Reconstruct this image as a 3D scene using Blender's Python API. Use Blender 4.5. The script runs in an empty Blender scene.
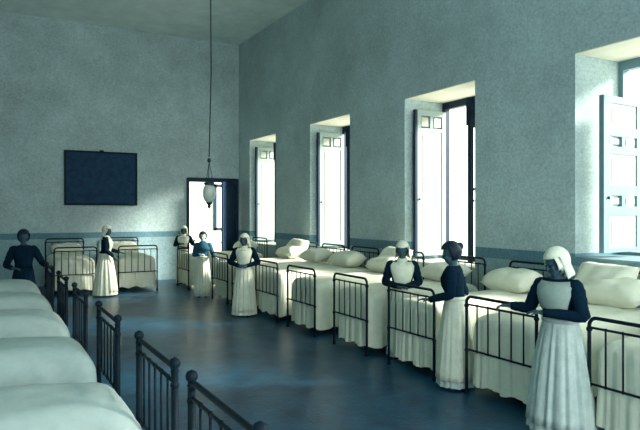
import bpy, bmesh, math, random
from mathutils import Vector, Matrix
PI = math.pi
sc = bpy.context.scene
COL = sc.collection

# ------------------------------------------------------------------ view
YAW = math.radians(29.1)
cam_d = bpy.data.cameras.new('camera'); cam = bpy.data.objects.new('camera', cam_d); COL.objects.link(cam)
cam.location = (0, 0, 1.92); cam.rotation_euler = (PI/2, 0, -YAW)
cam_d.sensor_width = 36; cam_d.lens = 34.3; cam_d.shift_y = -3/640; cam_d.clip_start = .05
sc.camera = cam
sc.view_settings.view_transform = 'Standard'; sc.view_settings.look = 'None'
sc.view_settings.gamma = 1; sc.view_settings.use_curve_mapping = False
sc.view_settings.exposure = 0.58

# ------------------------------------------------------------------ materials
def lin(c):
    return tuple(((x/255)/12.92 if x/255 <= .04045 else ((x/255+.055)/1.055)**2.4) for x in c)
def mat(name, rgb, rough=.8, var=.12, scale=6, bump=0., bscale=60, spec=.3, rgb2=None, metal=0, detail=5):
    m = bpy.data.materials.new(name); m.use_nodes = True
    nt = m.node_tree; b = nt.nodes['Principled BSDF']
    b.inputs['Roughness'].default_value = rough
    b.inputs['Specular IOR Level'].default_value = spec
    b.inputs['Metallic'].default_value = metal
    tc = nt.nodes.new('ShaderNodeTexCoord')
    n = nt.nodes.new('ShaderNodeTexNoise'); n.inputs['Scale'].default_value = scale; n.inputs['Detail'].default_value = detail
    n.inputs['Roughness'].default_value = .65
    nt.links.new(tc.outputs['Object'], n.inputs['Vector'])
    r = nt.nodes.new('ShaderNodeValToRGB')
    c = lin(rgb); c2 = lin(rgb2) if rgb2 else tuple(min(1, x*(1+var)) for x in c)
    c1 = c if rgb2 else tuple(x*(1-var) for x in c)
    r.color_ramp.elements[0].position = .35; r.color_ramp.elements[0].color = (*c1, 1)
    r.color_ramp.elements[1].position = .68; r.color_ramp.elements[1].color = (*c2, 1)
    nt.links.new(n.outputs['Fac'], r.inputs['Fac']); nt.links.new(r.outputs['Color'], b.inputs['Base Color'])
    if bump:
        n2 = nt.nodes.new('ShaderNodeTexNoise'); n2.inputs['Scale'].default_value = bscale; n2.inputs['Detail'].default_value = 4
        nt.links.new(tc.outputs['Object'], n2.inputs['Vector'])
        bp = nt.nodes.new('ShaderNodeBump'); bp.inputs['Strength'].default_value = bump; bp.inputs['Distance'].default_value = .02
        nt.links.new(n2.outputs['Fac'], bp.inputs['Height']); nt.links.new(bp.outputs['Normal'], b.inputs['Normal'])
    return m

def wall_material():
    """plaster above a painted dado: dark stripe at the top of the dado, dull blue-grey below (real paint, by height)"""
    m = bpy.data.materials.new('painted_plaster'); m.use_nodes = True
    nt = m.node_tree; b = nt.nodes['Principled BSDF']; b.inputs['Roughness'].default_value = .9
    b.inputs['Specular IOR Level'].default_value = .15
    g = nt.nodes.new('ShaderNodeNewGeometry'); sp = nt.nodes.new('ShaderNodeSeparateXYZ')
    nt.links.new(g.outputs['Position'], sp.inputs['Vector'])
    mr = nt.nodes.new('ShaderNodeMapRange'); mr.inputs['From Max'].default_value = 8.0
    nt.links.new(sp.outputs['Z'], mr.inputs['Value'])
    cr = nt.nodes.new('ShaderNodeValToRGB'); cr.color_ramp.interpolation = 'CONSTANT'
    e = cr.color_ramp.elements
    e[0].position = 0; e[0].color = (*lin(DADO_LOW), 1)
    e[1].position = 1.20/8; e[1].color = (*lin(DADO_TOP), 1)
    x = e.new(1.36/8); x.color = (*lin(WALL), 1)
    nt.links.new(mr.outputs['Result'], cr.inputs['Fac'])
    last = cr.outputs['Color']
    for s, lo, hi, d in ((.7, .80, 1.2, 6), (26, .80, 1.22, 3)):
        n = nt.nodes.new('ShaderNodeTexNoise'); n.inputs['Scale'].default_value = s; n.inputs['Detail'].default_value = d
        n.inputs['Roughness'].default_value = .7
        nt.links.new(g.outputs['Position'], n.inputs['Vector'])
        k = nt.nodes.new('ShaderNodeMapRange'); k.inputs['From Min'].default_value = .3; k.inputs['From Max'].default_value = .7
        k.inputs['To Min'].default_value = lo; k.inputs['To Max'].default_value = hi
        nt.links.new(n.outputs['Fac'], k.inputs['Value'])
        v = nt.nodes.new('ShaderNodeVectorMath'); v.operation = 'SCALE'
        nt.links.new(last, v.inputs[0]); nt.links.new(k.outputs['Result'], v.inputs['Scale']); last = v.outputs['Vector']
    nt.links.new(last, b.inputs['Base Color'])
    return m
WALL = (172, 192, 193); DADO_TOP = (98, 134, 148); DADO_LOW = (142, 170, 176)
M = {
 'wall': wall_material(),
 'ceiling': mat('ceiling_plaster', (205, 222, 220), .9, .1, 2),
 'floor': mat('floor_tiles', (8, 50, 80), .32, scale=3.2, rgb2=(34, 90, 116), spec=.28, bump=.15, bscale=25, detail=9),
 'iron': mat('painted_iron', (6, 28, 40), .6, .2, 20, spec=.2),
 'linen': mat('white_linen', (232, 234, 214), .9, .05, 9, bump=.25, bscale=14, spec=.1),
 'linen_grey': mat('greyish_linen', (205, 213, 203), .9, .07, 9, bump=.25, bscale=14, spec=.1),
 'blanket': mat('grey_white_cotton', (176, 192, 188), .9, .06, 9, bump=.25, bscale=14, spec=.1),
 'ticking': mat('mattress_cotton', (190, 198, 190), .9, .06, 9, spec=.1),
 'white_paint': mat('cream_paint', (184, 190, 178), .55, .04, 5, spec=.25),
 'pale_paint': mat('pale_grey_paint', (150, 168, 164), .6, .06, 5),
 'grey_paint': mat('blue_grey_paint', (112, 142, 152), .6, .08, 5),
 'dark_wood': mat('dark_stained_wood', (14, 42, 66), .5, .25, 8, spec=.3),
 'picture': mat('dark_canvas', (10, 44, 76), .6, scale=7, rgb2=(22, 66, 94), detail=8, spec=.2),
 'black_cloth': mat('dark_wool', (12, 36, 52), .95, .2, 25, spec=.05),
 'blue_cloth': mat('slate_wool', (52, 92, 112), .95, .2, 25, spec=.05),
 'apron': mat('white_cotton', (228, 232, 212), .9, .07, 14, bump=.2, bscale=30, spec=.05),
 'skirt': mat('pale_grey_cotton', (188, 202, 196), .9, .1, 14, bump=.2, bscale=30, spec=.05),
 'bib_grey': mat('grey_cotton', (160, 176, 168), .9, .1, 14, spec=.05),
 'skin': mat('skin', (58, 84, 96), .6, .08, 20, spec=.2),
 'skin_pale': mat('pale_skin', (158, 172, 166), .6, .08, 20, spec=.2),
 'hair': mat('dark_hair', (14, 36, 54), .6, .3, 40, spec=.3),
 'eye': mat('eye_dark', (8, 22, 36), .3, .1, 10),
 'whitewash': mat('courtyard_whitewash', (232, 230, 212), .9, .05, 3),
 'brass': mat('dull_metal', (40, 66, 78), .4, .15, 20, metal=.6),
 'paving': mat('courtyard_paving', (170, 176, 165), .9, .1, 3),
}
gm = bpy.data.materials.new('frosted_lamp_glass'); gm.use_nodes = True
gb = gm.node_tree.nodes['Principled BSDF']; gb.inputs['Base Color'].default_value = (*lin((205, 215, 205)), 1)
gb.inputs['Roughness'].default_value = .35; gb.inputs['Transmission Weight'].default_value = .45; gb.inputs['IOR'].default_value = 1.2
M['lamp_glass'] = gm
pg = bpy.data.materials.new('window_glass'); pg.use_nodes = True
_n = pg.node_tree; _n.nodes.remove(_n.nodes['Principled BSDF'])
_t = _n.nodes.new('ShaderNodeBsdfTransparent'); _t.inputs['Color'].default_value = (.93, .96, .95, 1)
_g = _n.nodes.new('ShaderNodeBsdfGlossy'); _g.inputs['Roughness'].default_value = .03
_x = _n.nodes.new('ShaderNodeMixShader'); _x.inputs['Fac'].default_value = .07
_n.links.new(_t.outputs['BSDF'], _x.inputs[1]); _n.links.new(_g.outputs['BSDF'], _x.inputs[2])
_n.links.new(_x.outputs['Shader'], _n.nodes['Material Output'].inputs['Surface'])
M['pane'] = pg

# ------------------------------------------------------------------ helpers
def link(name, bm, m, parent=None, smooth=True):
    bmesh.ops.recalc_face_normals(bm, faces=bm.faces)
    me = bpy.data.meshes.new(name); bm.to_mesh(me); bm.free()
    if smooth:
        for p in me.polygons: p.use_smooth = True
    me.materials.append(M[m] if isinstance(m, str) else m)
    o = bpy.data.objects.new(name, me); COL.objects.link(o)
    if parent: o.parent = parent
    return o
def tag(o, label, cat, group=None):
    o['label'] = label; o['category'] = cat
    if group: o['group'] = group
    return o
def empty(name, loc=(0, 0, 0), rz=0):
    o = bpy.data.objects.new(name, None); COL.objects.link(o); o.empty_display_size = .1
    o.location = loc; o.rotation_euler = (0, 0, rz); return o
def structure(o): o['kind'] = 'structure'; return o
def box(bm, x0, x1, y0, y1, z0, z1, bev=0):
    vs = [bm.verts.new((x, y, z)) for x in (x0, x1) for y in (y0, y1) for z in (z0, z1)]
    fs = [bm.faces.new([vs[i] for i in f]) for f in ((0,1,3,2),(4,6,7,5),(0,4,5,1),(2,3,7,6),(0,2,6,4),(1,5,7,3))]
    if bev:
        es = list({e for f in fs for e in f.edges})
        bmesh.ops.bevel(bm, geom=es, offset=bev, segments=2, affect='EDGES', profile=.6)
def rings(bm, rs, cap=True, closed=True):
    """rs: list of equal-length point lists"""
    V = [[bm.verts.new(p) for p in r] for r in rs]
    n = len(V[0])
    for a, b in zip(V, V[1:]):
        for i in range(n if closed else n-1):
            j = (i+1) % n
            bm.faces.new((a[i], a[j], b[j], b[i]))
    if cap and closed:
        bm.faces.new(V[0][::-1]); bm.faces.new(V[-1])
    return V
def tube(bm, pts, rad, n=8, flat=1.0):
    pts = [Vector(p) for p in pts]
    if not hasattr(rad, '__len__'): rad = [rad]*len(pts)
    rs = []; prev = None
    for i, p in enumerate(pts):
        t = (pts[min(i+1, len(pts)-1)] - pts[max(i-1, 0)]).normalized()
        if prev is None:
            a = Vector((0, 0, 1)) if abs(t.z) < .9 else Vector((1, 0, 0))
            u = t.cross(a).normalized()
        else:
            u = (prev - t*prev.dot(t)).normalized()
        prev = u; v = t.cross(u)
        rs.append([p + (u*math.cos(2*PI*k/n) + v*flat*math.sin(2*PI*k/n))*rad[i] for k in range(n)])
    rings(bm, rs)
def ball(bm, c, r, seg=14, mtx=None):
    if not hasattr(r, '__len__'): r = (r, r, r)
    m = Matrix.Translation(Vector(c)) @ (mtx if mtx else Matrix.Identity(4)) @ Matrix.Diagonal((*r, 1))
    bmesh.ops.create_uvsphere(bm, u_segments=seg, v_segments=max(6, seg*2//3), radius=1, matrix=m)
def lathe(bm, prof, c=(0, 0, 0), n=20):
    rings(bm, [[Vector(c) + Vector((max(r, .0005)*math.cos(2*PI*k/n), max(r, .0005)*math.sin(2*PI*k/n), z)) for k in range(n)] for r, z in prof])
def catmull(pts, k=6):
    P = [Vector(p) for p in pts]; P = [P[0]*2-P[1]] + P + [P[-1]*2-P[-2]]; out = []
    for i in range(1, len(P)-2):
        for j in range(k):
            t = j/k; a, b, c, d = P[i-1:i+3]
            out.append(.5*((2*b)+(c-a)*t+(2*a-5*b+4*c-d)*t*t+(3*b-a-3*c+d)*t**3))
    out.append(P[-2]); return out
def copy_tree(o, parent=None):
    c = o.copy(); COL.objects.link(c); c.parent = parent
    for ch in list(o.children): copy_tree(ch, c)
    return c

# ------------------------------------------------------------------ room shell
XL, XR, YF, YB, ZC = -1.15, 6.8, 17.25, -4.6, 6.95
TH = 1.05
XO = XR + TH
bm = bmesh.new(); box(bm, XL-.3, XO, YB-.3, YF+.35, -.2, 0); structure(link('floor', bm, 'floor', smooth=False))
bm = bmesh.new(); box(bm, XL-.3, XO, YB-.3, YF+.35, ZC, ZC+.25); structure(link('ceiling', bm, 'ceiling', smooth=False))
bm = bmesh.new(); box(bm, XL-.3, XL, YB-.3, YF+.35, 0, ZC); structure(link('wall_left', bm, 'wall', smooth=False))
# far wall with doorway
DX0, DX1, DZ = 5.24, 6.74, 2.86
bm = bmesh.new()
box(bm, XL, DX0, YF, YF+.35, 0, ZC); box(bm, DX1, XO, YF, YF+.35, 0, ZC); box(bm, DX0, DX1, YF, YF+.35, DZ, ZC)
structure(link('wall_far', bm, 'wall', smooth=False))
# back wall (behind the camera) with two tall windows added to carry fill light
bw = [(0.2, 2.4), (3.8, 6.0)]
bm = bmesh.new(); xs = XL
for a, b in bw:
    box(bm, xs, a, YB-.3, YB, 0, ZC); box(bm, a, b, YB-.3, YB, 0, 1.0); box(bm, a, b, YB-.3, YB, 4.6, ZC); xs = b
box(bm, xs, XO, YB-.3, YB, 0, ZC)
structure(link('wall_back', bm, 'wall', smooth=False))
# right wall with deep window niches: (near y, far y, sill z)
WZ = 4.0
wins = [(14.62, 16.40, 1.02), (10.92, 12.70, 1.02), (7.20, 9.02, 1.02), (3.52, 5.35, 1.31), (-.25, 1.58, 1.31), (-3.95, -2.12, 1.31)]
bm = bmesh.new(); y = YF
for a, b, s in wins:
    box(bm, XR, XO, b, y, 0, ZC); box(bm, XR, XO, a, b, 0, s); box(bm, XR, XO, a, b, WZ, ZC); y = a
box(bm, XR, XO, YB, y, 0, ZC)
structure(link('wall_right', bm, 'wall', smooth=False))

def panel_leaf(w, z0, z1, panels, frame_m, panel_m, parent, edge=True, block=False):
    """shutter leaf in local coords: x from 0 (hinge) to -w (free edge), thickness in y"""
    t = .022
    root = bmesh.new()
    # stiles and rails
    box(root, -w, -w+.09, -t, t, z0, z1, .004); box(root, -.09, 0, -t, t, z0, z1, .004)
    zs = sorted({z0, z1} | {z for p in panels for z in (p[0], p[1])})
    cuts = [(z0, panels[0][0])] + [(panels[i][1], panels[i+1][0]) for i in range(len(panels)-1)] + [(panels[-1][1], z1)]
    for a, b in cuts: box(root, -w+.085, -.085, -t+.002, t-.002, a, b, .004)
    for a, b, two in panels:
        if two: box(root, -w/2-.03, -w/2+.03, -t+.002, t-.002, a-.01, b+.01)
    leaf = link('shutter_leaf', root, frame_m, parent, smooth=False)
    for a, b, two in panels:
        if two:
            for sx in (-w*.72, -w*.28):
                p = bmesh.new(); box(p, sx-w*.12, sx+w*.12, -t*.4, t*.4, a+.03, b-.03, .006)
                link('panel', p, panel_m, leaf, smooth=False)
        else:
            p = bmesh.new(); box(p, -w+.08, -.08, -t*.35, t*.35, a-.005, b+.005)
            box(p, -w+.14, -.14, -t*.75, t*.75, a+.05, b-.05, .012)
            link('panel', p, panel_m, leaf, smooth=False)
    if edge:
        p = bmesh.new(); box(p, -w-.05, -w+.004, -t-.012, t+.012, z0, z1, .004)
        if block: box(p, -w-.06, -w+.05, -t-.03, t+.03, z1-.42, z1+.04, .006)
        o = link('shaded_edge_strip', p, 'dark_wood' if block is not None else 'grey_paint', leaf, smooth=False)  # dark strip paints in the shade of the leaf edge; grey on later windows
    # knob
    p = bmesh.new(); ball(p, (-w+.045, -t-.02, (z0+z1)/2-.3), .02, 10); link('knob', p, 'brass', leaf)
    return leaf
def glazed_leaf(w, z0, z1, parent):
    t = .02
    f = bmesh.new(); box(f, -w, -w+.055, -t, t, z0, z1, .004); box(f, -.055, 0, -t, t, z0, z1, .004)
    bars = [z0, 2.27, z1-.06]
    for z, h in ((z0, .08), (2.27, .04), (z1-.45, .45)): box(f, -w+.05, -.05, -t+.003, t-.003, z, z+h, .004)
    leaf = link('casement_leaf', f, 'dark_wood', parent, smooth=False)
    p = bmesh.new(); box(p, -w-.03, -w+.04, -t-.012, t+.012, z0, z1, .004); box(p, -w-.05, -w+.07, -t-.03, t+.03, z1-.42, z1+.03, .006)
    link('shaded_edge_strip', p, 'dark_wood', leaf, smooth=False)  # dark strip painting the shade of the backlit edge, plus the head block
    for a, b in ((z0+.07, 2.28), (2.30, z1-.44)):
        p = bmesh.new(); box(p, -w+.05, -.05, -.003, .003, a, b); link('pane', p, 'pane', leaf, smooth=False)
    p = bmesh.new(); ball(p, (-w+.03, -t-.03, 2.1), .016, 10); link('knob', p, 'brass', leaf)
    return leaf
def window(i, a, b, s):
    root = structure(empty('window_%d' % i, (XO-.1, (a+b)/2, 0)))
    h = (b-a)/2; top = WZ-.12
    fb = bmesh.new()
    box(fb, -.06, .06, -h, -h+.07, s, WZ, .004); box(fb, -.06, .06, h-.07, h, s, WZ, .004)
    box(fb, -.06, .06, -h+.06, h-.06, top-.02, WZ, .004); box(fb, -.06, .06, -h+.06, h-.06, s, s+.07, .004)
    link('window_frame', fb, 'dark_wood' if i < 4 else 'grey_paint', root, smooth=False)
    sb = bmesh.new(); box(sb, -TH+.1-.0, .0, -h+.002, h-.002, s+.0, s+.025, .004); link('window_sill', sb, 'white_paint' if i < 4 else 'grey_paint', root, smooth=False)
    z0, z1 = s+.09, WZ-.14
    for side in (1, -1):
        hold = empty('leaf_pivot', (-.08, side*h - ((.10 if i < 4 else .32) if side > 0 else -.25), 0)); hold.parent = root
        if i < 4 and side < 0:
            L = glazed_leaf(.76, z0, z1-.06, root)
        elif i < 4:
            z1 -= .06
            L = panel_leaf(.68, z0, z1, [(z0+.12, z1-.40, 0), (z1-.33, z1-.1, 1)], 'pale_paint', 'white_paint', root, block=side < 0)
        else:
            z1 = 3.40
            d = z1-z0
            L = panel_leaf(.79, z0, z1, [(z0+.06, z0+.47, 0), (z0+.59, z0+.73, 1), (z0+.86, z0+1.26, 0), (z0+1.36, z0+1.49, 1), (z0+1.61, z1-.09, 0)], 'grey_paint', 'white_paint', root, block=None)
        L.location = hold.location
        if i >= 4 and side > 0: L.rotation_euler.z = math.radians(3)
        if side < 0:
            L.rotation_euler.z = math.radians(2)
        bpy.data.objects.remove(hold)
    return root
for i, (a, b, s) in enumerate(wins):
    window(i+1, a, b, s)
    bm = bmesh.new(); box(bm, XR+.002, XO-.16, a+.002, b-.002, WZ-.012, WZ+.001); structure(link('lit_lintel_%d' % (i+1), bm, 'whitewash', smooth=False))  # whitewash lining paints the reflected daylight onto the lintel underside
for i, (a, b) in enumerate(bw):  # frames for the unseen windows added behind the camera
    fb = bmesh.new(); c = (a+b)/2
    for x0, x1 in ((a, a+.08), (c-.04, c+.04), (b-.08, b)): box(fb, x0-c, x1-c, -.05, .05, 1.0, 4.6, .004)
    for z in (1.0, 2.2, 3.4, 4.52): box(fb, a-c+.07, b-c-.07, -.04, .04, z, z+.08)
    o = structure(link('window_%d' % (i+7), fb, 'grey_paint', smooth=False)); o.location = (c, YB-.15, 0)

# door in the far corner, open leaf swung into the room, small courtyard behind it
dr = structure(empty('door_1', ((DX0+DX1)/2, YF, 0)))
w2 = (DX1-DX0)/2
fb = bmesh.new()
box(fb, -w2-.05, -w2+.03, -.04, .2, 0, DZ+.05, .004); box(fb, w2-.03, w2+.04, -.04, .2, 0, DZ+.05, .004); box(fb, -w2, w2, -.045, .2, DZ-.06, DZ+.06, .004)
link('door_frame', fb, 'dark_wood', dr, smooth=False)
lf = bmesh.new(); lw = .92
box(lf, -lw, -lw+.1, -.022, .022, .02, DZ-.07, .004); box(lf, -.1, 0, -.022, .022, .02, DZ-.07, .004)
for a, b in ((.02, .16), (.95, 1.07), (1.85, 1.97), (DZ-.19, DZ-.07)): box(lf, -lw+.09, -.09, -.02, .02, a, b, .004)
leaf = link('door_leaf', lf, 'dark_wood', dr, smooth=False)
leaf.location = (w2-.05, -.06, 0); leaf.rotation_euler.z = math.radians(43)
for a, b in ((.16, .95), (1.07, 1.85), (1.97, DZ-.19)):
    p = bmesh.new(); box(p, -lw+.095, -.095, -.008, .008, a, b); box(p, -lw+.15, -.15, -.016, .016, a+.06, b-.06, .01)
    link('panel', p, 'dark_wood', leaf, smooth=False)
p = bmesh.new(); tube(p, [(-lw+.05, .02, 1.05), (-lw+.05, .07, 1.05), (-lw+.14, .075, 1.05)], .011); link('door_handle', p, 'brass', leaf)
# courtyard beyond the doorway
CY = 20.6
bm = bmesh.new(); box(bm, 2.5, 10.5, YF+.35, CY+.3, -.2, -.02); structure(link('ground_courtyard', bm, 'paving', smooth=False))
bm = bmesh.new()
box(bm, 2.5, 7.16, CY, CY+.3, -.02, 4.2); box(bm, 8.2, 10.5, CY, CY+.3, -.02, 4.2); box(bm, 7.16, 8.2, CY, CY+.3, -.02, 1.28); box(bm, 7.16, 8.2, CY, CY+.3, 2.9, 4.2)
structure(link('wall_courtyard', bm, 'whitewash', smooth=False))
fb = bmesh.new()
box(fb, -.52, -.40, -.1, .1, 1.28, 2.9); box(fb, .44, .52, -.1, .1, 1.28, 2.9); box(fb, -.52, .52, -.1, .1, 2.8, 2.9); box(fb, -.52, .52, -.1, .1, 1.28, 1.36); box(fb, -.02, .03, -.05, .05, 1.3, 2.85)
cwin = structure(link('window_9', fb, 'dark_wood', smooth=False)); cwin.location = (7.68, CY+.05, 0)

# ------------------------------------------------------------------ picture on the far wall
pc = empty('framed_picture', (2.85, YF, 0))
tag(pc, 'large dark rectangular painting in a thin black frame hanging on the far wall', 'picture')
pw, z0, z1 = .94, 2.10, 3.55
bm = bmesh.new(); box(bm, -pw+.03, pw-.03, -.035, -.005, z0+.03, z1-.03); link('canvas', bm, 'picture', pc, smooth=False)
bm = bmesh.new()
box(bm, -pw, -pw+.05, -.055, -.002, z0, z1, .006); box(bm, pw-.05, pw, -.055, -.002, z0, z1, .006)
box(bm, -pw+.045, pw-.045, -.053, -.002, z0, z0+.05, .006); box(bm, -pw+.045, pw-.045, -.053, -.002, z1-.05, z1, .006)
box(bm, -.05, .05, -.05, -.005, z1-.005, z1+.035, .005)
link('picture_frame', bm, 'iron', pc, smooth=False)

# ------------------------------------------------------------------ hanging lamp
lx, ly = 2.90, 8.52
lp = empty('hanging_lamp', (lx, ly, ZC))
tag(lp, 'small glass lamp hanging on a long cord from the ceiling in front of the doorway', 'lamp')
bm = bmesh.new(); lathe(bm, [(0, 0), (.07, 0), (.06, -.04), (.02, -.07), (0, -.07)]); link('ceiling_rose', bm, 'brass', lp)
bm = bmesh.new(); tube(bm, [(0.03, 0, -.06), (.02, 0, -1.5), (.03, 0, -3.0), (.0, 0, 2.72-ZC)], .008, 6); link('cord', bm, 'iron', lp)
bm = bmesh.new()
lathe(bm, [(0, 2.70-ZC), (.02, 2.70-ZC), (.028, 2.67-ZC), (.02, 2.64-ZC), (0, 2.64-ZC)])
for k in range(3):
    a = 2*PI*k/3
    tube(bm, [(0, 0, 2.65-ZC), (.03*math.cos(a), .03*math.sin(a), 2.5-ZC), (.065*math.cos(a), .065*math.sin(a), 2.33-ZC)], .005, 6)
lathe(bm, [(.03, 2.36-ZC), (.075, 2.345-ZC), (.08, 2.32-ZC), (.06, 2.31-ZC), (0.03, 2.32-ZC)])
link('lamp_hanger', bm, 'brass', lp)
bm = bmesh.new(); lathe(bm, [(.055, 2.32-ZC), (.085, 2.27-ZC), (.095, 2.2-ZC), (.085, 2.12-ZC), (.055, 2.07-ZC), (.03, 2.055-ZC)], n=24); link('glass_shade', bm, 'lamp_glass', lp)
bm = bmesh.new(); lathe(bm, [(.0, 2.08-ZC), (.04, 2.07-ZC), (.045, 2.045-ZC), (.018, 2.02-ZC), (.025, 2.0-ZC), (.012, 1.975-ZC), (0, 1.96-ZC)]); link('finial', bm, 'iron', lp)

# ------------------------------------------------------------------ beds (local: head at x=+L, foot at x=0, centred on y, width 1)
BL = 2.12
def hoop(bm, x, hw, h, r=.016, cr=.07, knob=True):
    pts = [(x, -hw, 0.0), (x, -hw, .4), (x, -hw, h-cr)]
    for k in range(1, 6): a = PI/2*k/6; pts.append((x, -hw+cr*(1-math.cos(a)), h-cr+cr*math.sin(a)))
    pts.append((x, -hw+cr, h)); pts.append((x, hw-cr, h))
    for k in range(1, 6): a = PI/2*k/6; pts.append((x, hw-cr+cr*math.sin(a), h-cr+cr*math.cos(a)))
    pts += [(x, hw, h-cr), (x, hw, .4), (x, hw, 0)]
    tube(bm, pts, r, 8)
    if knob:
        for s in (-1, 1):
            ball(bm, (x, s*hw, h-cr-.03), .026, 10); ball(bm, (x, s*hw, .46), .024, 10)
            lathe(bm, [(0, 0), (.026, 0), (.024, .03), (.018, .045)], (x, s*hw, 0), 10)
def make_end(name, x, hw, h, low, nb, parent, finial=False):
    bm = bmesh.new(); hoop(bm, x, hw, h)
    if finial:
        for s in (-1, 1):
            lathe(bm, [(.018, 0), (.026, .01), (.014, .02), (.032, .045), (.034, .06), (.026, .08), (0, .092)], (x, s*hw, h-.03), 12)
            tube(bm, [(x, s*hw, 0), (x, s*hw, h)], .021, 10)
    e = link(name, bm, 'iron', parent)
    for z in (h-.085, low):
        bm = bmesh.new(); tube(bm, [(x, -hw, z), (x, hw, z)], .011, 8); link('rail', bm, 'iron', e)
    for k in range(nb):
        yk = -hw + 2*hw*(k+1)/(nb+1)
        bm = bmesh.new(); tube(bm, [(x, yk, low), (x, yk, h-.085)], .008, 8)
        ball(bm, (x, yk, h-.085), .015, 8); ball(bm, (x, yk, low), .015, 8)
        link('bar', bm, 'iron', e)
    return e
def make_bed(hw, fin=False, foot_h=1.03):
    root = empty('iron_bed')
    make_end('footboard', 0, hw, foot_h, .47, 5, root, fin)
    make_end('headboard', BL, hw, 1.22, .47, 5, root)
    for s in (-1, 1):
        bm = bmesh.new(); box(bm, .12 if fin else .09, BL-.01, s*(hw-.10)-.012, s*(hw-.10)+.012, .33, .38, .003); link('side_rail', bm, 'iron', root, smooth=False)
    bm = bmesh.new(); box(bm, .26 if fin else .09, BL-.1, -hw+.1, hw-.1, .385, .70, .05); link('mattress', bm, 'ticking', root)
    return root
def bedspread_mesh(hw, ztop, zhem, seed, rad=.11, crown=.05, xs=.045, name='bedspread', m='linen'):
    rnd = random.Random(seed)
    x0, x1 = xs, BL-.06; cx = (x0+x1)/2; hx = (x1-x0)/2; hy = hw-.02
    # perimeter points with outward normals
    per = []
    cr = .09
    def seg(a, b, n, nrm):
        for k in range(n): per.append((Vector(a).lerp(Vector(b), k/n), Vector(nrm)))
    def corner(c, a0, n=7):
        for k in range(n):
            a = a0 + PI/2*k/n; d = Vector((math.cos(a), math.sin(a), 0)); per.append((Vector(c)+d*cr, d))
    seg((hx, -hy+cr, 0), (hx, hy-cr, 0), 24, (1, 0, 0)); corner((hx-cr, hy-cr, 0), 0)
    seg((hx-cr, hy, 0), (-hx+cr, hy, 0), 60, (0, 1, 0)); corner((-hx+cr, hy-cr, 0), PI/2)
    seg((-hx, hy-cr, 0), (-hx, -hy+cr, 0), 34, (-1, 0, 0)); corner((-hx+cr, -hy+cr, 0), PI)
    seg((-hx+cr, -hy, 0), (hx-cr, -hy, 0), 60, (0, -1, 0)); corner((hx-cr, -hy+cr, 0), 1.5*PI)
    n = len(per)
    ph = [rnd.uniform(0, 6.28) for _ in range(6)]
    def fold(i, amp):
        t = 2*PI*i/n
        f = math.sin(23*t+ph[0]+1.5*math.sin(5*t+ph[1]))*.6 + math.sin(41*t+ph[2])*.35 + math.sin(9*t+ph[3])*.3
        return amp*f
    prof = []   # (inset, z, fold amp)
    for ins in (.44, .38, .31, rad+.04): prof.append((ins, ztop, 0))
    for k in range(7):
        a = PI/2*k/6; prof.append((rad*(1-math.sin(a)), ztop-rad*(1-math.cos(a)), .0015*k))
    H = ztop-rad-zhem
    for k in range(1, 10): prof.append((-.006*k/9*3, ztop-rad-H*k/9, .007+.017*k/9))
    rs = []
    for ins, z, amp in prof:
        r = []
        for i, (p, d) in enumerate(per):
            # inset as scaling toward the rectangle's spine
            sx = (hx-ins)/hx; sy = (hy-ins)/hy if ins > 0 else (hy-ins)/hy
            q = Vector((p.x*sx, p.y*max(sy, .02), 0))
            hang = 0
            if amp:
                # outward only: keep the cloth off the footboard bars
                f = fold(i, amp)
                if d.x < -.5: f = .008-abs(f)*1.8
                q += d*f
            zz = z
            if ins > 0:
                u = 1-(abs(q.y)/hy)**2; v = 1-(abs(q.x)/hx)**4
                zz += crown*u*v + .012*math.sin(q.x*7+ph[4])*math.sin(q.y*9+ph[5])*v
            if z <= zhem+.001: zz += .018*math.sin(2*PI*i/n*13+ph[3])
            r.append(Vector((q.x+cx, q.y, zz)))
        rs.append(r)
    bm = bmesh.new(); V = rings(bm, rs, cap=False); bm.faces.new(V[0])
    return bm
def pillow_mesh(l, w, t, seed, sag=.0):
    """l along x, w along y"""
    rnd = random.Random(seed); bm = bmesh.new(); n = 18; mth = 12
    ph = [rnd.uniform(0, 6) for _ in range(4)]
    top = {}; 
    for side in (1, -1):
        for i in range(n+1):
            for j in range(mth+1):
                u = -1+2*i/n; v = -1+2*j/mth
                if side < 0 and (i in (0, n) or j in (0, mth)): top[(side, i, j)] = top[(1, i, j)]; continue
                b = ((1-u**4)*(1-v**4))**.55
                pin = 1-.06*(1-abs(v))*abs(u)**3
                x = v*l/2*(1-.07*(1-abs(u)**2)*0)*(1-.05*(1-u*u)*abs(v)**6)
                yy = u*w/2*pin
                z = side*t/2*b*(1+.10*math.sin(3*u+ph[0])*math.sin(4*v+ph[1])) + .008*math.sin(9*u+ph[2]+3*v)*b
                top[(side, i, j)] = bm.verts.new((x, yy, z))
    for side in (1, -1):
        for i in range(n):
            for j in range(mth):
                f = [top[(side, i, j)], top[(side, i+1, j)], top[(side, i+1, j+1)], top[(side, i, j+1)]]
                bm.faces.new(f if side > 0 else f[::-1])
    return bm

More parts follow.
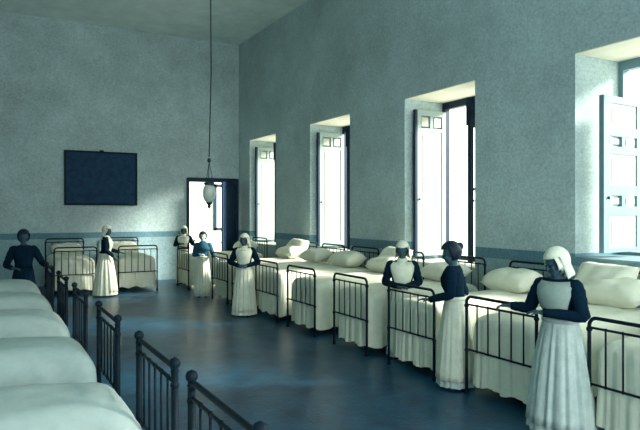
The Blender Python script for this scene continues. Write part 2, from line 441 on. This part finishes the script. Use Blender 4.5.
protoR = make_bed(.46); protoF = make_bed(.46, foot_h=1.10); protoL = make_bed(.45, fin=True)
used = set()
ZT = .83
pil_proto = {}
for k in range(3):
    pil_proto[k] = link('pillow', pillow_mesh(.46, .76, .25 + .02*k, 40+k), 'linen')
spr = {}
for k in range(5):
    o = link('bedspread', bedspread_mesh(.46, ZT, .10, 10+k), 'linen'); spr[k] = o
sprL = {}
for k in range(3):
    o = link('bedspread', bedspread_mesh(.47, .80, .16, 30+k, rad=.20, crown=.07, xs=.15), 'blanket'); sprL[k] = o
seen = set()
def inst(o):
    if o.name in seen: return copy_tree(o)
    seen.add(o.name); return o
def place_bed(proto, spread, loc, rz, group, lab_bed, lab_spread, pillows, wid=.92):
    b = inst(proto); b.location = loc; b.rotation_euler = (0, 0, rz); tag(b, lab_bed, 'bed', group[0])
    s = inst(spread); s.location = loc; s.rotation_euler = (0, 0, rz); tag(s, lab_spread, 'bedspread', group[1])
    b.scale.y = wid/.92; s.scale.y = wid/.92
    R = Matrix.Rotation(rz, 4, 'Z')
    for (k, px, py, pz, tilt, lab) in pillows:
        p = inst(pil_proto[k]); p.location = Vector(loc) + R @ Vector((px, py, pz))
        p.rotation_euler = (Matrix.Rotation(rz, 4, 'Z') @ Matrix.Rotation(-tilt, 4, 'Y')).to_euler(); tag(p, lab, 'pillow', group[2])

GR = ('iron beds along the window wall', 'white bedspreads along the window wall', 'pillows along the window wall')
FX = 4.5
right = [ # near y, far y, bed phrase
 (2.47, 3.40, 'cut off by the right edge, right of the nearest nun'),
 (3.96, 4.89, 'whose footboard the nearest nun leans on'),
 (5.42, 6.30, 'just right of the nun with folded hands'),
 (6.80, 7.66, 'just left of the nun with folded hands'),
 (8.25, 9.20, 'second to the left of the nun with folded hands'),
 (9.60, 10.55, 'just right of the nun standing midway'),
 (10.85, 11.78, 'hidden behind the nun standing midway'),
 (12.05, 13.00, 'just right of the shawled girl'),
 (14.78, 15.72, 'last of the row, by the doorway'),
]
for i, (a, b, ph) in enumerate(right):
    c = (a+b)/2
    zt = ZT + .06
    pl = [(i % 3, 1.70, 0, zt+.12, .18, 'plump white pillow on bed ' + ph)]
    if i == 1:
        pl = [(2, 1.74, -.05, zt+.13, .25, 'rounded white pillow lying flat behind the nearest nun'),
              (1, 1.87, .20, zt+.22, .95, 'white pillow propped upright just behind the nearest nun')]
    if i in (4, 7):
        pl.append(((i+1) % 3, 1.86, .04, zt+.20, .9, 'upright white pillow on the bed ' + ph))
    place_bed(protoR, spr[i % 5], (FX, c, 0), 0, GR, 'black window-side iron bed ' + ph,
              'white bedspread on window-side bed ' + ph, pl, b-a)
GF = ('iron beds along the far wall', 'white bedspreads along the far wall', 'pillows along the far wall')
for i, (a, b, ph) in enumerate([(1.46, 2.39, 'under the painting, left of the side-on nun'),
                                (2.88, 3.80, 'against the far wall, right of the side-on nun')]):
    c = (a+b)/2
    place_bed(protoF, spr[i+1], (c, 15.08, 0), PI/2, GF, 'black iron bed ' + ph, 'white bedspread on the bed ' + ph,
              [(i, 1.72, 0, ZT+.15, .2, 'white pillow on the bed ' + ph)])
GL = ('iron beds along the left wall', 'white bedspreads along the left wall')
left = [(2.23, 3.13, 'nearest of the left row, at the bottom edge'),
        (3.45, 4.35, 'second of the left row from the bottom'),
        (5.12, 6.0, 'third of the left row from the bottom'),
        (6.83, 7.7, 'third in front of the woman in black'),
        (8.5, 9.4, 'second in front of the woman in black'),
        (10.2, 11.1, 'directly in front of the woman in black')]
for i, (a, b, ph) in enumerate(left):
    c = (a+b)/2
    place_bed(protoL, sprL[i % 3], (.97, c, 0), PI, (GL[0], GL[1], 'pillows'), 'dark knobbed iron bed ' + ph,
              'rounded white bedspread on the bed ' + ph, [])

# ------------------------------------------------------------------ people
def remeshed(bm, vox):
    me = bpy.data.meshes.new('tmp'); bmesh.ops.recalc_face_normals(bm, faces=bm.faces); bm.to_mesh(me); bm.free()
    o = bpy.data.objects.new('tmp', me); COL.objects.link(o)
    r = o.modifiers.new('r', 'REMESH'); r.mode = 'VOXEL'; r.voxel_size = vox; r.use_smooth_shade = True
    s = o.modifiers.new('s', 'SMOOTH'); s.iterations = 3; s.factor = .5
    dg = bpy.context.evaluated_depsgraph_get(); dg.update()
    out = bpy.data.meshes.new_from_object(o.evaluated_get(dg)); 
    for p in out.polygons: p.use_smooth = True
    bpy.data.objects.remove(o); bpy.data.meshes.remove(me)
    return out
def add_hand(bm, w, d, nrm, curl=.5, right=1):
    """w wrist, d pointing direction, nrm back-of-hand normal"""
    d = Vector(d).normalized(); nrm = Vector(nrm); nrm = (nrm - d*nrm.dot(d)).normalized(); sd = d.cross(nrm)*right
    w = Vector(w)
    pc = w + d*.045
    m = Matrix((( *d, 0), (*sd, 0), (*nrm, 0), (0, 0, 0, 1))).transposed()
    ball(bm, pc, (.05, .038, .015), 14, m)
    tube(bm, [w-d*.02, w+d*.02, w+d*.075], [.023, .026, .03], 10, .5)
    for k, (off, ln) in enumerate(((-.028, .066), (-.009, .075), (.010, .070), (.027, .055))):
        b = w + d*.078 + sd*off; a1 = curl*.6; a2 = curl*1.5; a3 = curl*2.1
        p1 = b + (d*math.cos(a1) - nrm*math.sin(a1))*ln*.45
        p2 = p1 + (d*math.cos(a2) - nrm*math.sin(a2))*ln*.32
        p3 = p2 + (d*math.cos(a3) - nrm*math.sin(a3))*ln*.25
        tube(bm, [b-d*.015, b, p1, p2, p3], [.009, .0095, .0085, .0078, .006], 8)
    t0 = w + d*.02 - sd*.025; t1 = t0 + (d*.6 - sd*.75 - nrm*.25).normalized()*.035; t2 = t1 + (d*.85 - sd*.3 - nrm*.4).normalized()*.03
    tube(bm, [t0, t1, t2], [.013, .0105, .008], 8)

def person(label, loc, face_deg, H, arms, clothes, head=(0, 0), lean=0, vox=.011, group='women in the ward', skin='skin', skirt_r=(.24, .20), side_lean=0):
    """face_deg: heading of the face in world degrees; local front is -y. arms: {side: (elbow, wrist, hand dir, back normal, curl)}"""
    S = H/1.60
    ln = math.radians(lean); sl = math.radians(side_lean)
    def bend(p):
        p = Vector(p)
        k = min(1, max(0, (p.z-.84)/.30)); a = ln*k; b = sl*k
        q = p - Vector((0, 0, .84))
        q = Matrix.Rotation(a, 3, 'X') @ q     # leans toward -y
        q = Matrix.Rotation(b, 3, 'Y') @ q
        return q + Vector((0, 0, .84))
    hy, hp = math.radians(head[0]), math.radians(head[1])
    HC = Vector((0, -.012, 1.485))
    HR = Matrix.Rotation(hy, 3, 'Z') @ Matrix.Rotation(hp, 3, 'X')
    def hd(p):  # head-local point -> body
        return bend(HR @ Vector(p) + HC)
    LR = (bend(HC+Vector((0, 0, .1)))-bend(HC)).normalized()
    torso = [(.80, .150, .105, .01), (.88, .155, .11, .01), (.97, .128, .095, 0), (1.05, .122, .09, -.004), (1.14, .142, .102, -.010), (1.22, .158, .108, -.008),
             (1.29, .160, .092, 0), (1.335, .120, .068, .008), (1.36, .062, .052, .008)]
    def tring(z, rx, ry, cy, off=0, n=28, a0=0, a1=2*PI, sq=1.0):
        out = []
        full = abs(a1-a0-2*PI) < 1e-6
        for k in range(n):
            a = a0 + (a1-a0)*k/(n if full else n-1)
            bust = 0
            if 1.08 < z < 1.28 and math.sin(a) < 0: bust = .022*max(0, 1-abs(z-1.18)/.10)*max(0, -math.sin(a))
            out.append(bend(((rx+off)*math.cos(a), (ry+off)*math.sin(a)-bust+cy, z)))
        return out
    # ---- body: one continuous surface
    bm = bmesh.new()
    rings(bm, [tring(*t) for t in torso])
    tube(bm, [bend((0, .012, 1.32)), bend((0, .008, 1.37)), hd((0, .02, -.05))], [.056, .047, .05], 14)
    def hball(c, r, seg=16):
        b2 = bmesh.new(); ball(b2, (0, 0, 0), r, seg)
        base = {}
        for v in b2.verts: base[v] = bm.verts.new(hd(v.co + Vector(c)))
        for f in b2.faces: bm.faces.new([base[v] for v in f.verts])
        b2.free()
    hball((0, .012, .022), (.073, .090, .088), 20); hball((0, -.022, -.03), (.056, .062, .072), 16); hball((0, -.045, -.078), (.034, .032, .026), 12)
    hball((0, -.088, -.012), (.011, .018, .022), 10); hball((0, -.097, -.024), (.014, .012, .010), 10)   # nose
    hball((0, -.072, .024), (.045, .016, .011), 12)                                                       # brow
    hball((0, -.078, -.053), (.022, .010, .008), 10)                                                      # lips
    for s in (-1, 1):
        hball((s*.074, .012, -.005), (.010, .020, .031), 10); hball((s*.036, -.062, -.018), (.020, .018, .02), 10)
        # legs
        tube(bm, [(s*.075, .01, .84), (s*.082, .005, .62), (s*.08, 0, .44), (s*.082, .012, .28), (s*.085, .015, .07)], [.085, .078, .052, .05, .034], 12)
        tube(bm, [(s*.085, .03, .045), (s*.087, -.05, .035), (s*.09, -.13, .022)], [.035, .034, .022], 10)
    J = {}
    for s in (-1, 1):
        sh = bend((s*.158, .004, 1.285)); el, wr, hdv, nr, cu = arms[s]
        el = Vector(el); wr = Vector(wr); J[s] = (sh, el, wr)
        mid1 = sh.lerp(el, .5); mid2 = el.lerp(wr, .4)
        tube(bm, [bend((s*.11, .004, 1.27)), sh, mid1, el, mid2, wr, wr+(wr-el).normalized()*.015], [.05, .05, .042, .035, .034, .024, .022], 12)
        add_hand(bm, wr, hdv, nr, cu, s)
    for v in bm.verts: v.co *= S
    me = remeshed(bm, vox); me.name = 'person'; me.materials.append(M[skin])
    body = bpy.data.objects.new('person', me); COL.objects.link(body)
    body.location = loc; body.rotation_euler = (0, 0, math.radians(face_deg)+PI/2)
    tag(body, label, 'person', group)
    def fin(name, bm, m, lab=None, thick=0):
        for v in bm.verts: v.co *= S
        o = link(name, bm, m, body)
        if thick:
            md = o.modifiers.new('thickness', 'SOLIDIFY'); md.thickness = thick; md.offset = 1
        return o
    for s in (-1, 1):
        bm = bmesh.new(); c = hd((s*.030, -.079, .004)); ball(bm, c, .0085, 10); fin('eye', bm, 'eye')
        bm = bmesh.new(); rings(bm, [[Vector((s*.085+r*math.cos(a)*.9, -.045+ln_*math.sin(a), z)) for a in [2*PI*k/16 for k in range(16)]] for r, ln_, z in ((.043, .105, .0), (.046, .11, .012), (.043, .1, .04), (.035, .06, .075), (.036, .045, .11))]); fin('shoe', bm, 'hair')
    # ---- skirt
    rnd = random.Random(hash(label) % 1000 if False else len(label)*7+int(loc[1]*10))
    ph = [rnd.uniform(0, 6.28) for _ in range(5)]
    def skirt_ring(t, zt=1.0, zb=.03, extra=0, a0=0, a1=2*PI, n=96):
        z = zt+(zb-zt)*t
        rx = .130 + (skirt_r[0]-.130)*min(1, t*1.0)**.62; ry = .100 + (skirt_r[1]-.100)*min(1, t)**.62
        if t < .12: pass
        amp = .016*min(1, t*1.8)
        out = []; full = abs(a1-a0-2*PI) < 1e-6
        for k in range(n):
            a = a0+(a1-a0)*k/(n if full else n-1)
            f = amp*(math.sin(17*a+ph[0]+.8*math.sin(3*a+ph[1]))*.6+math.sin(29*a+ph[2])*.3+math.sin(7*a+ph[3])*.5)
            out.append(bend(((rx+f+extra)*math.cos(a), (ry+f+extra)*math.sin(a)+.004, z)))
        return out
    bm = bmesh.new(); rings(bm, [skirt_ring(t) for t in (0, .03, .08, .15, .25, .35, .45, .55, .65, .75, .85, .93, 1)], cap=False); fin('skirt', bm, clothes['skirt'])
    # apron over the skirt front
    if clothes.get('apron'):
        w = clothes.get('apron_w', 1.15)
        bm = bmesh.new(); rings(bm, [skirt_ring(t, 1.0, .03, .008, -PI/2-w, -PI/2+w, 60) for t in (0, .03, .08, .15, .25, .35, .45, .55, .65, .75, .85, .93)], cap=False, closed=False); fin('apron', bm, clothes['apron'], thick=.004)
        bm = bmesh.new(); rings(bm, [tring(z, rx, .095 if z < 1.02 else .092, 0, .030+o_) for z, rx, o_ in ((.975, .132, 0), (.985, .13, .004), (1.005, .126, .004), (1.015, .126, 0))], cap=False); fin('waistband', bm, clothes.get('band', clothes['apron']), thick=.004)
    # bodice
    bm = bmesh.new(); rings(bm, [tring(*t, .012) for t in torso[2:-1]] + [tring(1.352, .072, .058, .01, .01)], cap=False); fin('bodice', bm, clothes['top'], thick=.003)
    if clothes.get('bib'):
        w = clothes.get('bib_w', 1.05)
        bm = bmesh.new()
        rings(bm, [tring(z, rx, ry, cy, .021, 22, -PI/2-w*wk, -PI/2+w*wk) for (z, rx, ry, cy), wk in zip(torso[2:-1], (.75, .8, .9, 1, 1.05, 1.1))] , cap=False, closed=False)
        fin('bib', bm, clothes['bib'], thick=.004)
    for s in (-1, 1):
        sh, el, wr = J[s]
        a = bend((s*.12, .004, 1.29)); bm = bmesh.new()
        m1 = sh.lerp(el, .35); m2 = sh.lerp(el, .75); m3 = el.lerp(wr, .45)
        top = clothes.get('sleeve', clothes['top'])
        pts = [a, sh, m1, m2, el, m3, wr-(wr-el).normalized()*.01]; rr = [.055, .066, .067, .058, .050, .046, .036]
        if clothes.get('short'):
            pts = pts[:5]; rr = [.055, .068, .070, .064, .054]
        pts2 = catmull(pts, 4); rr2 = []
        for i in range(len(pts2)):
            f = i/(len(pts2)-1)*(len(rr)-1); k = min(int(f), len(rr)-2); rr2.append((rr[k]*(1-(f-k))+rr[k+1]*(f-k))*(1+.05*math.sin(i*2.1+s)))
        tube(bm, pts2, rr2, 14); fin('sleeve', bm, top)
    # collar / shawl
    if clothes.get('collar'):
        bm = bmesh.new(); r0 = [bend((x*math.cos(a), y*math.sin(a)+.008, z)) for x, y, z in () for a in ()]
        prof = clothes.get('collar_prof', [(.058, .054, 1.385), (.075, .066, 1.355), (.115, .095, 1.325), (.150, .125, 1.285)])
        rings(bm, [[bend((x*math.cos(2*PI*k/28), y*math.sin(2*PI*k/28)+.004, z)) for k in range(28)] for x, y, z in prof], cap=False)
        fin('collar', bm, clothes['collar'], thick=.004)
    # head covering or hair
    def shell(r, c, keep, name, m, thick, seg=32):
        b2 = bmesh.new(); bmesh.ops.create_uvsphere(b2, u_segments=seg, v_segments=22, radius=1, matrix=Matrix.Translation(Vector(c)) @ Matrix.Diagonal((*r, 1)))
        bmesh.ops.delete(b2, geom=[v for v in b2.verts if not keep(v.co)], context='VERTS')
        for v in b2.verts: v.co = hd(v.co)
        return fin(name, b2, m, thick=thick)
    if clothes.get('cap'):
        shell((.094, .112, .118), (0, .020, .020), lambda p: not (p.y < -.020 and p.z < .055) , 'cap', clothes['cap'], .006)
        # brim around the face and the veil behind the neck
        bm = bmesh.new(); arc = []
        for k in range(19):
            a = -PI*.10 + PI*1.2*k/18
            arc.append((math.cos(a), math.sin(a)))
        rings(bm, [[hd((r*c_, yy, .0+r*1.12*s_)) for c_, s_ in arc] for r, yy in ((.088, .0), (.090, -.02), (.092, -.036), (.096, -.048))], cap=False, closed=False)
        fin('cap_brim', bm, clothes['cap'], thick=.005)
        bm = bmesh.new(); rs = []
        for t in range(7):
            f = t/6; rs.append([hd(((.088+.02*f)*math.cos(a), .022+(.095+.01*f)*math.sin(a)*(1), -.02-.11*f+.006*math.sin(6*a))) for a in [PI*(-.06+1.12*k/20) for k in range(21)]])
        rings(bm, rs, cap=False, closed=False); fin('veil', bm, clothes['cap'], thick=.004)
    if clothes.get('hair'):
        shell((.094, .112, .112), (0, .020, .028), lambda p: p.z > .060 or p.y > -.012+(-.2*min(0, p.z+.04)), 'hair', clothes['hair'], .008)
        if clothes.get('bun'):
            bm = bmesh.new(); ball(bm, hd((0, .125, .055)), .045, 14); ball(bm, hd((0, .105, .04)), .04, 12); fin('hair_bun', bm, clothes['hair'])
    return body

NUN = dict(skirt='skirt', apron='apron', top='black_cloth', bib='apron', cap='apron', band='black_cloth', collar='apron')
# nearest nun, leaning on the footboard to her left in the picture.  local: front -y, her right hand is x<0
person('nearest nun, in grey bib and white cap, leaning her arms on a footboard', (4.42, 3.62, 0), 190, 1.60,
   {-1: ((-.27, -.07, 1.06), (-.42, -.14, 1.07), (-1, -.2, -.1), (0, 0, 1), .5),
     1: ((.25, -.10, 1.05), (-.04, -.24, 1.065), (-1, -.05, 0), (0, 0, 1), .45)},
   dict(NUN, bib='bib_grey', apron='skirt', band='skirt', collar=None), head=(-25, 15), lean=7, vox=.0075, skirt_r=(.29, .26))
person('woman with dark bun, dark blouse and pale skirt, one hand on a footboard', (4.58, 5.15, 0), 128, 1.57,
   {-1: ((-.20, .06, 1.03), (-.19, -.10, .88), (0, -.5, -.8), (-1, 0, 0), .35),
     1: ((.22, -.02, 1.05), (.18, -.26, .98), (.1, -.9, .05), (0, 0, 1), .5)},
   dict(skirt='skirt', apron='apron', top='black_cloth', hair='hair', bun=True, band='apron', apron_w=2.6), head=(14, 14), lean=4, vox=.0085, skirt_r=(.23, .21))
person('nun in white cap and wide white bib with hands folded behind a bed footboard', (4.88, 6.53, 0), 235, 1.52,
   {-1: ((-.235, .02, 1.04), (-.06, -.16, 1.0), (.9, -.25, 0), (0, -.3, 1), .5),
     1: ((.235, .02, 1.04), (.06, -.18, 1.01), (-.9, -.25, 0), (0, -.3, 1), .5)},
   dict(NUN), head=(-8, 14), vox=.0085, skirt_r=(.20, .20), lean=3)
person('nun in white cap and long white apron standing midway along the window row', (4.28, 10.58, 0), 240, 1.50,
   {-1: ((-.275, .01, 1.05), (-.07, -.17, .99), (.9, -.25, 0), (0, -.3, 1), .5),
     1: ((.275, .0, 1.05), (.07, -.19, 1.0), (-.9, -.25, 0), (0, -.3, 1), .5)},
   dict(NUN, skirt='apron'), head=(-20, 8), skirt_r=(.24, .22))
person('dark-haired girl in slate shawl and long pale apron at the far end of the beds', (4.40, 13.36, 0), 240, 1.46,
   {-1: ((-.22, .0, 1.04), (-.04, -.17, 1.06), (.9, -.2, 0), (0, -.5, 1), .5),
     1: ((.25, .0, 1.06), (.33, -.16, 1.0), (.6, -.6, -.2), (0, 0, 1), .4)},
   dict(skirt='skirt', apron='apron', top='blue_cloth', hair='hair', collar='blue_cloth', collar_prof=[(.056, .054, 1.385), (.085, .07, 1.355), (.15, .11, 1.32), (.20, .14, 1.23), (.205, .15, 1.15)]), skin='skin_pale', skirt_r=(.21, .19))
person('nun in white cap with dark folded arms behind the last bed by the doorway', (4.78, 16.12, 0), 240, 1.53,
   {-1: ((-.25, .0, 1.08), (-.08, -.16, 1.12), (.9, -.2, .1), (0, -.5, 1), .5),
     1: ((.25, .0, 1.10), (.30, -.14, 1.2), (.5, -.6, .2), (0, 0, 1), .4)},
   dict(NUN), skirt_r=(.22, .2), head=(0, 6))
person('nun in long white apron standing side-on between the two beds of the far wall', (2.50, 14.62, 0), -15, 1.60,
   {-1: ((-.22, -.03, 1.06), (-.17, -.20, .90), (.1, -.6, -.6), (-1, 0, 0), .4),
     1: ((.22, -.04, 1.06), (.16, -.30, .98), (0, -.9, -.2), (0, 0, 1), .4)},
   dict(NUN, skirt='apron', cap='apron'), head=(-25, 10), skirt_r=(.27, .27), lean=3)
person('woman in black dress standing behind the farthest bed of the left row', (.64, 11.52, 0), 262, 1.60,
   {-1: ((-.27, .02, 1.02), (-.15, -.18, .98), (.8, -.5, 0), (0, 0, 1), .4),
     1: ((.29, .0, 1.05), (.36, -.20, 1.02), (.7, -.6, 0), (0, 0, 1), .4)},
   dict(skirt='black_cloth', top='black_cloth', hair='hair'), head=(5, 12), skirt_r=(.25, .22))

# ------------------------------------------------------------------ light
w = bpy.data.worlds.new('sky'); sc.world = w; w.use_nodes = True
bg = w.node_tree.nodes['Background']; bg.inputs['Color'].default_value = (*lin((226, 230, 214)), 1); bg.inputs['Strength'].default_value = 3.1
sd = bpy.data.lights.new('sun', 'SUN'); so = bpy.data.objects.new('sun', sd); COL.objects.link(so)
sd.energy = 9; sd.angle = math.radians(14); sd.color = (1, .97, .86)
so.rotation_euler = Vector((-.80, .40, -.42)).to_track_quat('-Z', 'Y').to_euler()
def area(name, loc, d, sx, sy, e, col):
    l = bpy.data.lights.new(name, 'AREA'); l.shape = 'RECTANGLE'; l.size = sx; l.size_y = sy; l.energy = e; l.color = col
    o = bpy.data.objects.new(name, l); COL.objects.link(o); o.location = loc
    o.rotation_euler = Vector(d).to_track_quat('-Z', 'Z').to_euler(); return o
for i, (a, b) in enumerate(bw): area('fill_back_window', ((a+b)/2, YB-.4, 2.8), (0, 1, -.22), 2.1, 3.5, 210, (.86, .95, 1))  # added fill lamps behind the camera, outside the back windows
for a, b, s in wins[4:]: area('fill_side_window', (XO+.1, (a+b)/2, 2.7), (-1, 0, -.45), 1.7, 2.6, 330, (.95, 1, .95))  # added fill lamps outside the two side windows out of view
